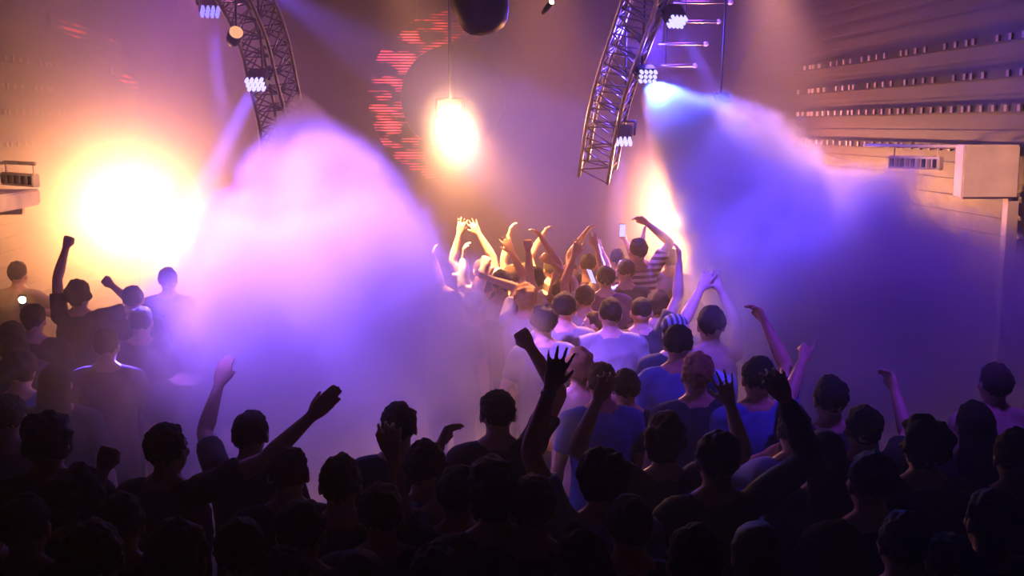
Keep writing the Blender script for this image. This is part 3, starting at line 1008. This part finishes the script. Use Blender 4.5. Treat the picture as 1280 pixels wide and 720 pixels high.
person(725, 668, 'dark head cut by the bottom edge right of the large round head', 1.68, 'curly', 'brown', 'tee', 'black', yaw=0)
person(545, 684, 'top of a dark head at the bottom edge left of the large round head', 1.70, 'short', 'dark', 'tee', 'black', yaw=0)
person(787, 622, 'dark person with hair tied up, low in the shadow right of centre', 1.70, 'bun', 'dark', 'tee', 'navy', yaw=0)

# -- right front
person(897, 540, 'dark-clad person with one hand raised before the blue-lit head', 1.80, 'short', 'dark', 'long', 'black', R=(971, 474, 'claw', .1, (.5, 0, -1)), yaw=0)
person(1030, 540, 'person with wide dark hair in dim blue shirt, right of the pale blue sleeve', 1.72, 'long', 'dark', 'tee', 'navy', yaw=4)
person(993, 512, 'person in pale blue shirt with bent arm, sleeve lit bright blue', 1.66, 'short', 'dark', 'tee', 'paleblue', L=(976, 560, 'relaxed', .12, (-1, 0, -.6)), yaw=0)
person(1090, 566, 'dark head next to the wide dark hair on its right', 1.80, 'short', 'dark', 'tee', 'black', yaw=0)
person(1157, 525, 'broad dark head dim in the right smoke', 1.78, 'curly', 'dark', 'tee', 'navy', yaw=0, build=1.08)
person(1080, 508, 'dim person with one arm up in the right smoke', 1.70, 'short', 'dark', 'tee', 'charcoal', R=(1114, 470, 'relaxed', .1), yaw=0)
person(1271, 538, 'person at the right edge with a warm-lit ear', 1.76, 'short', 'brown', 'tee', 'black', yaw=-10)
person(1240, 614, 'dark head low on the right, below the person with the warm-lit ear', 1.74, 'short', 'dark', 'tee', 'black', yaw=0)
person(1186, 668, 'person in finely striped shirt at the bottom right edge', 1.60, 'short', 'dark', 'tee', 'check', yaw=0)
person(1218, 505, 'dim long-haired person in the smoke near the right edge', 1.70, 'long', 'dark', 'tee', 'charcoal', yaw=0)
person(1130, 640, 'dark head at the lower right between two other dark heads', 1.72, 'short', 'dark', 'tee', 'black', yaw=0)
person(945, 655, 'dark long-haired head at the bottom edge right of centre', 1.68, 'long', 'dark', 'tee', 'black', yaw=0)
person(868, 660, 'dark head at the bottom edge below the raised spread fingers', 1.78, 'short', 'dark', 'tee', 'charcoal', yaw=0)
person(1245, 455, 'far dim person in haze at the right edge', 1.74, 'short', 'brown', 'tee', 'tan', yaw=0)

# -- left front
person(8, 494, 'person with warm-lit hair at the left edge, half cut by it', 1.74, 'short', 'brown', 'tee', 'charcoal', yaw=10)
person(60, 522, 'broad dark head at left in front of the warm glow', 1.76, 'curly', 'dark', 'tee', 'black', yaw=0, build=1.06)
person(97, 588, 'dark wavy head below the broad dark head at left', 1.72, 'curly', 'dark', 'tee', 'black', yaw=0)
person(150, 619, 'dark head with a raised fist in front of the left smoke', 1.70, 'short', 'dark', 'tee', 'black', L=(134, 571, 'fist', .35, (-.4, 0, -1)), yaw=0)
person(117, 651, 'dark head with warm-lit crown at the bottom left', 1.80, 'short', 'brown', 'tee', 'navy', yaw=0)
person(222, 658, 'wide dark head at the bottom edge left of centre', 1.76, 'curly', 'dark', 'tee', 'black', yaw=0)
person(208, 530, 'faint person in the left smoke with right arm stretched out flat', 1.75, 'short', 'dark', 'tee', 'charcoal', R=(415, 497, 'flat', .3, (0, 0, -1)), yaw=-20)
person(376, 627, 'dark head with light-rimmed shoulder at the bottom, left of centre', 1.74, 'short', 'dark', 'tee', 'navy', yaw=0)
person(312, 515, 'person hidden in the left smoke holding up a flat hand', 1.70, 'short', 'dark', 'tee', 'charcoal', L=(280, 460, 'flat', .1), yaw=0)
person(300, 650, 'dark head between the wide head and the light-rimmed shoulder', 1.70, 'short', 'dark', 'tee', 'black', yaw=0)
person(448, 690, 'dark head in the shadow below the left smoke', 1.70, 'pony', 'dark', 'tee', 'black', yaw=0)
person(30, 620, 'dark head at the lower left edge', 1.74, 'short', 'dark', 'tee', 'black', yaw=0)
person(352, 684, 'top of a dark head at the bottom edge by the light-rimmed shoulder', 1.70, 'short', 'dark', 'tee', 'blue', yaw=0)

person(498, 505, 'person sunk in the lower right of the left smoke', 1.72, 'short', 'dark', 'tee', 'navy', yaw=0)
person(425, 572, 'person dim at the foot of the left smoke', 1.72, 'short', 'dark', 'tee', 'charcoal', yaw=0)
person(360, 560, 'person dim in the smoke below the flat outstretched hand', 1.70, 'short', 'dark', 'tee', 'navy', yaw=0)

# -- left middle, against the blinding lamp
person(98, 352, 'person with long arm raised in a fist against the blinding left lamp', 1.76, 'curly', 'dark', 'tee', 'charcoal', L=(86, 290, 'fist', .05, (-1, 0, -.2)), R=(134, 352, 'fist', .1, (.6, 0, -.6)), yaw=0)
person(41, 381, 'dark-haired person left of the raised arm, in front of the phone light', 1.74, 'short', 'dark', 'tee', 'charcoal', yaw=8)
person(14, 403, 'dark head at the left edge, behind a lower dark head', 1.72, 'short', 'dark', 'tee', 'plum', yaw=0)
person(20, 421, 'dark head at the left edge between the upper and the rim-lit head', 1.70, 'short', 'dark', 'tee', 'charcoal', yaw=0)
person(24, 440, 'dark head at the left edge with orange-rimmed hair', 1.72, 'curly', 'brown', 'tee', 'blue', yaw=0)
person(210, 335, 'person with short dark hair right beside the blinding left lamp', 1.74, 'short', 'dark', 'tee', 'navy', yaw=-5)
person(176, 384, 'hazy person below the blinding left lamp', 1.72, 'short', 'brown', 'tee', 'plum', yaw=0)
person(166, 358, 'small hazy head under the blinding left lamp', 1.70, 'short', 'brown', 'tee', 'charcoal', yaw=10)
_, hp = person(22, 328, 'person with light-rimmed hair at far left holding a phone with a white light', 1.76, 'short', 'brown', 'tee', 'tan', R=(29, 384, 'grip', -.25, (1, 0, -.6)), yaw=-6)
person(132, 412, 'hazy person in front of the raised-fist person at left', 1.70, 'short', 'dark', 'tee', 'plum', yaw=0)
person(70, 455, 'hazy dark long-haired person below the raised-fist person at left', 1.70, 'long', 'dark', 'tee', 'navy', yaw=0)
person(232, 425, 'person dim inside the left edge of the smoke', 1.72, 'short', 'dark', 'tee', 'charcoal', yaw=0)

# -- phones held up in the crowd
p = at(29, 378, hp[1].y - .02)
root = phone(p, 5, 10, 'phone with a white light at the far left', M_BLACK)
b = bmesh.new(); add_disc_lathe(b, [(.03, -.012), (.032, -.007), (.02, -.002)], 16, Matrix.Rotation(-PI / 2, 4, 'X') @ Matrix.Translation((0, -.03, .0)))
bmesh.ops.transform(b, matrix=Matrix.Translation((0, -.012, 0)), verts=b.verts)
link_mesh('light', b, M_FLASH, root)
phone(at(748, 309, 10.9), 62, -20, 'phone with a bluish screen held up right of the raised arms', M_PHONE)
phone(at(740, 345, 9.3), -60, 25, 'lower bluish phone beside the round dark head', M_PHONE)
phone(at(778, 288, 11.4), 0, 10, 'smallest lit phone, in the violet beam', M_PHONE)


# ------------------------------------------------------------------ bake modifiers
bpy.context.view_layer.update()
dg = bpy.context.evaluated_depsgraph_get()
for o in PENDING:
    if not o.modifiers: continue
    me = bpy.data.meshes.new_from_object(o.evaluated_get(dg), preserve_all_data_layers=False, depsgraph=dg)
    mats = list(o.data.materials)
    BAKED = (o, me, mats)
    o['_tmp'] = 1
    o_me = me
    if not me.materials:
        for m in mats: me.materials.append(m)
    me.polygons.foreach_set('use_smooth', [True] * len(me.polygons))
    PENDING[PENDING.index(o)] = (o, me)
for it in PENDING:
    if isinstance(it, tuple):
        o, me = it
        old = o.data
        o.modifiers.clear()
        o.data = me
        me.name = old.name
        bpy.data.meshes.remove(old)
        if '_tmp' in o: del o['_tmp']

HAZE = 0.014
# ------------------------------------------------------------------ haze and smoke
w = bpy.data.worlds.new('world')
scene.world = w
w.use_nodes = True
nt = w.node_tree
nt.nodes.clear()
out = nt.nodes.new('ShaderNodeOutputWorld')
bg = nt.nodes.new('ShaderNodeBackground')
bg.inputs['Color'].default_value = (0, 0, 0, 1)
bg.inputs['Strength'].default_value = 0
vs = nt.nodes.new('ShaderNodeVolumeScatter')
vs.inputs['Color'].default_value = (.97, .84, .90, 1)
vs.inputs['Density'].default_value = HAZE
vs.inputs['Anisotropy'].default_value = 0.55
nt.links.new(bg.outputs[0], out.inputs['Surface'])
nt.links.new(vs.outputs[0], out.inputs['Volume'])


def smoke_mat(name, L, R0, R1, powr, dens, namp, nscale, edge, fade, aniso=.2, seed=0.0, detail=3.0, col=(.97, .96, .98)):
    """cone of smoke along local +Z from the nozzle; ragged by noise, thinning along its length"""
    m, nt, out = new_mat(name)
    lk = nt.links.new

    def M(op, a, b=None, c=None, clamp=False):
        n = nt.nodes.new('ShaderNodeMath'); n.operation = op; n.use_clamp = clamp
        for i, v in enumerate((a, b, c)):
            if v is None: continue
            if isinstance(v, (int, float)): n.inputs[i].default_value = v
            else: lk(v, n.inputs[i])
        return n.outputs[0]
    tc = nt.nodes.new('ShaderNodeTexCoord')
    sp = nt.nodes.new('ShaderNodeSeparateXYZ')
    lk(tc.outputs['Object'], sp.inputs[0])
    t = M('MAXIMUM', M('DIVIDE', sp.outputs[2], L), 0.0)
    R = M('ADD', M('MULTIPLY', M('POWER', t, powr), R1 - R0), R0)
    q = M('DIVIDE', M('SQRT', M('ADD', M('MULTIPLY', sp.outputs[0], sp.outputs[0]), M('MULTIPLY', sp.outputs[1], sp.outputs[1]))), R)
    mp = nt.nodes.new('ShaderNodeMapping')
    mp.inputs['Location'].default_value = (seed, seed * 1.7, -seed)
    lk(tc.outputs['Object'], mp.inputs['Vector'])
    n = nt.nodes.new('ShaderNodeTexNoise')
    n.inputs['Scale'].default_value = nscale
    n.inputs['Detail'].default_value = detail
    n.inputs['Roughness'].default_value = .55
    lk(mp.outputs[0], n.inputs['Vector'])
    nn = M('MULTIPLY', M('SUBTRACT', n.outputs['Fac'], .5), M('MULTIPLY', M('MINIMUM', M('MULTIPLY', t, 4.0), 1.0), namp))
    s = M('ADD', M('SUBTRACT', 1.0, q), nn)
    mr = nt.nodes.new('ShaderNodeMapRange')
    mr.interpolation_type = 'SMOOTHSTEP'
    mr.inputs[1].default_value = 0.0
    mr.inputs[2].default_value = edge
    lk(s, mr.inputs[0])
    fd = nt.nodes.new('ShaderNodeFloatCurve')
    cu = fd.mapping.curves[0]
    pts = fade
    cu.points[0].location = pts[0]
    cu.points[1].location = pts[-1]
    for pnt in pts[1:-1]: cu.points.new(*pnt)
    fd.mapping.update()
    lk(t, fd.inputs['Value'])
    d = M('MULTIPLY', M('MULTIPLY', mr.outputs[0], fd.outputs[0]), dens)
    v = nt.nodes.new('ShaderNodeVolumeScatter')
    v.inputs['Color'].default_value = tuple(col) + (1,)
    v.inputs['Anisotropy'].default_value = aniso
    lk(d, v.inputs['Density'])
    lk(v.outputs[0], out.inputs['Volume'])
    return m


def plume(name, label, p0, p1, R0, R1, powr, **kw):
    ax = p1 - p0
    L = ax.length
    q = ax.to_track_quat('Z', 'Y')
    m = smoke_mat(name, L, R0, R1, powr, **kw)
    b = bmesh.new()
    rings = []
    N = 16
    gr = 1.0 + kw['namp'] * .30
    for i in range(N + 1):
        t = i / N
        r = (R0 + (R1 - R0) * t ** powr) * gr
        rings.append((Vector((0, 0, t * L)), X3, Y3, r, r))
    add_loft(b, rings, 36)
    o = link_mesh(name, b, m)
    o.location = p0
    o.rotation_mode = 'QUATERNION'
    o.rotation_quaternion = q
    tag(o, label, 'smoke', None, 'stuff')
    return o


def puff(name, label, c, r, dens, sc=(1, 1, 1), nscale=1.2, namp=.6, aniso=.3, seed=0., power=2.0):
    m, nt, out = new_mat(name)
    lk = nt.links.new
    tc = nt.nodes.new('ShaderNodeTexCoord')
    ln = nt.nodes.new('ShaderNodeVectorMath'); ln.operation = 'LENGTH'
    lk(tc.outputs['Object'], ln.inputs[0])
    mr = nt.nodes.new('ShaderNodeMapRange'); mr.interpolation_type = 'SMOOTHSTEP'
    mr.inputs[1].default_value = r; mr.inputs[2].default_value = 0
    mr.inputs[3].default_value = 0; mr.inputs[4].default_value = 1
    lk(ln.outputs['Value'], mr.inputs[0])
    pw = nt.nodes.new('ShaderNodeMath'); pw.operation = 'POWER'; pw.inputs[1].default_value = power
    lk(mr.outputs[0], pw.inputs[0])
    mu = nt.nodes.new('ShaderNodeMath'); mu.operation = 'MULTIPLY'; mu.inputs[1].default_value = dens
    lk(pw.outputs[0], mu.inputs[0])
    v = nt.nodes.new('ShaderNodeVolumeScatter')
    v.inputs['Color'].default_value = (.97, .95, .95, 1)
    v.inputs['Anisotropy'].default_value = aniso
    lk(mu.outputs[0], v.inputs['Density'])
    lk(v.outputs[0], out.inputs['Volume'])
    b = bmesh.new()
    add_ellipsoid(b, (0, 0, 0), (r, r, r), None, 24, 14)
    o = link_mesh(name, b, m)
    o.location = c
    o.scale = sc
    tag(o, label, 'smoke', None, 'stuff')
    return o


plume('smoke_plume', 'tall violet-lit smoke plume widening downwards over the left crowd', at(375, 122, 7.6), at(440, 640, 5.4), .05, 1.45, .86,
      dens=4.5, namp=1.3, nscale=2.4, edge=.36, fade=[(0, .9), (.15, 1), (.55, .8), (.8, .3), (1, 0)], seed=4.2, detail=5)
plume('smoke_plume', 'large dark violet smoke cloud jetting from the right truss', at(815, 116, 9.7), at(1240, 600, 5.7), .12, 1.40, .88,
      dens=5.5, namp=1.25, nscale=2.1, edge=.32, fade=[(0, 1), (.2, 1), (.6, .85), (.85, .35), (1, 0)], seed=1.7, detail=4)
puff('smoke_puff', 'smoke puff added for the glow around the blinding left lamp', LL + Vector((0, -.4, 0)), 2.3, 1.2)  # local puff added to steepen the bloom around the lamp
puff('haze_bank', 'orange haze spreading above the left lamp to the wall', LL + Vector((-.3, -1.2, .9)), 1.0, .26, (2.6, 3.6, 2.8), power=.8)
puff('smoke_puff', 'smoke puff added for the yellow glow around the hidden right lamp', LR + Vector((-.2, -.5, .0)), 1.7, 1.2)  # added as well, widens the lamp glow beside the plume
puff('smoke_puff', 'smoke puff added for the glow under the centre lamp', LC + Vector((0, -.3, -.45)), .95, .55, (.7, .7, 1.2))  # added to give the centre lamp its downward glow
puff('smoke_puff', 'pink drifting smoke over the left crowd', at(200, 505, 5.5), 1.35, .75, aniso=.6)
puff('haze_bank', 'mauve haze hanging at the back of the hall', Vector((0, 15.0, 3.0)), 1.0, .11, (4.6, 3.9, 3.4), power=.8)

# unseen spots without fixtures, added overhead to light the smoke and crowd
add_light('SPOT', 'left_smoke_flood', (-2.3, 4.2, 5.3), 15500, (.31, .155, 1.0), .2, at(405, 380, 6.5), 33, .8)
add_light('SPOT', 'left_smoke_back_light', (-2.4, 11.0, 5.2), 1500, (1.0, .38, .6), .2, at(400, 240, 7.2), 24, .8)  # pink back light added for the upper plume
add_light('SPOT', 'right_smoke_flood', (1.2, 5.0, 5.3), 2600, (.15, .09, 1.0), .2, at(940, 310, 7.6), 36, .8)
add_light('SPOT', 'crowd_fill', (1.6, 4.0, 5.4), 650, (.10, .12, 1.0), .2, at(905, 425, 7.4), 19, .8)  # added blue fill on the crowd, no fixture
add_light('SPOT', 'high_violet_wash_right', (2.6, 3.8, 5.4), 900, (.22, .06, 1.0), .2, at(1090, 420, 6.3), 50, 1.0)  # added violet fill for the lower part of the right plume
add_light('SPOT', 'high_violet_wash_left', (-.3, 3.6, 5.4), 300, (.30, .14, 1.0), .2, at(470, 440, 6.2), 34, 1.0)

add_light('SPOT', 'right_smoke_back_light', (3.6, 12.4, 5.3), 8000, (1, .5, .35), .2, at(985, 185, 8.9), 18, .8)  # unseen warm spot added to brighten the plume's upper edge
add_light('SPOT', 'floor_warm_fill', (-.6, 9.6, 5.2), 15000, (1, .50, .17), .15, at(615, 345, 10.2), 26, .8)  # added overhead fill that brightens the raised arms
add_light('SPOT', 'rim_warm_fill', (.9, 10.9, 5.35), 4500, (1, .46, .15), .15, at(715, 405, 8.0), 27, .8)  # added amber fill, rims the shoulders in mid crowd
add_light('SPOT', 'box_fill', (1.8, 5.2, 5.2), 1500, (1, .52, .36), .1, at(1200, 208, 8.4), 18, .8)  # unseen fill added so the front of the pale box is lit
add_light('SPOT', 'ledge_fill', (-1.6, 5.4, 5.2), 1700, (1, .55, .25), .1, at(15, 248, 9.3), 10, .8)  # unseen fill added to brighten the left ledge
for sx_ in (-2.6, 2.8):
    add_light('SPOT', 'purple_wash', (sx_, 12.0, 5.4), 420, (.42, .10, .9), .3, (sx_ * .6, 12.5, 0), 120, 1.0)  # unseen washes added to tint the rear haze purple
scene.view_settings.view_transform = 'Standard'
scene.view_settings.look = 'None'
scene.view_settings.exposure = 0.15
scene.view_settings.gamma = 0.80
cy = scene.cycles
cy.use_denoising = True
cy.denoiser = 'OPENIMAGEDENOISE'
cy.max_bounces = 4
cy.diffuse_bounces = 2
cy.glossy_bounces = 2
cy.volume_bounces = 1
cy.transparent_max_bounces = 8
cy.volume_step_rate = 1.0
cy.volume_max_steps = 128
cy.sample_clamp_indirect = 4.0
cy.caustics_reflective = False
cy.caustics_refractive = False
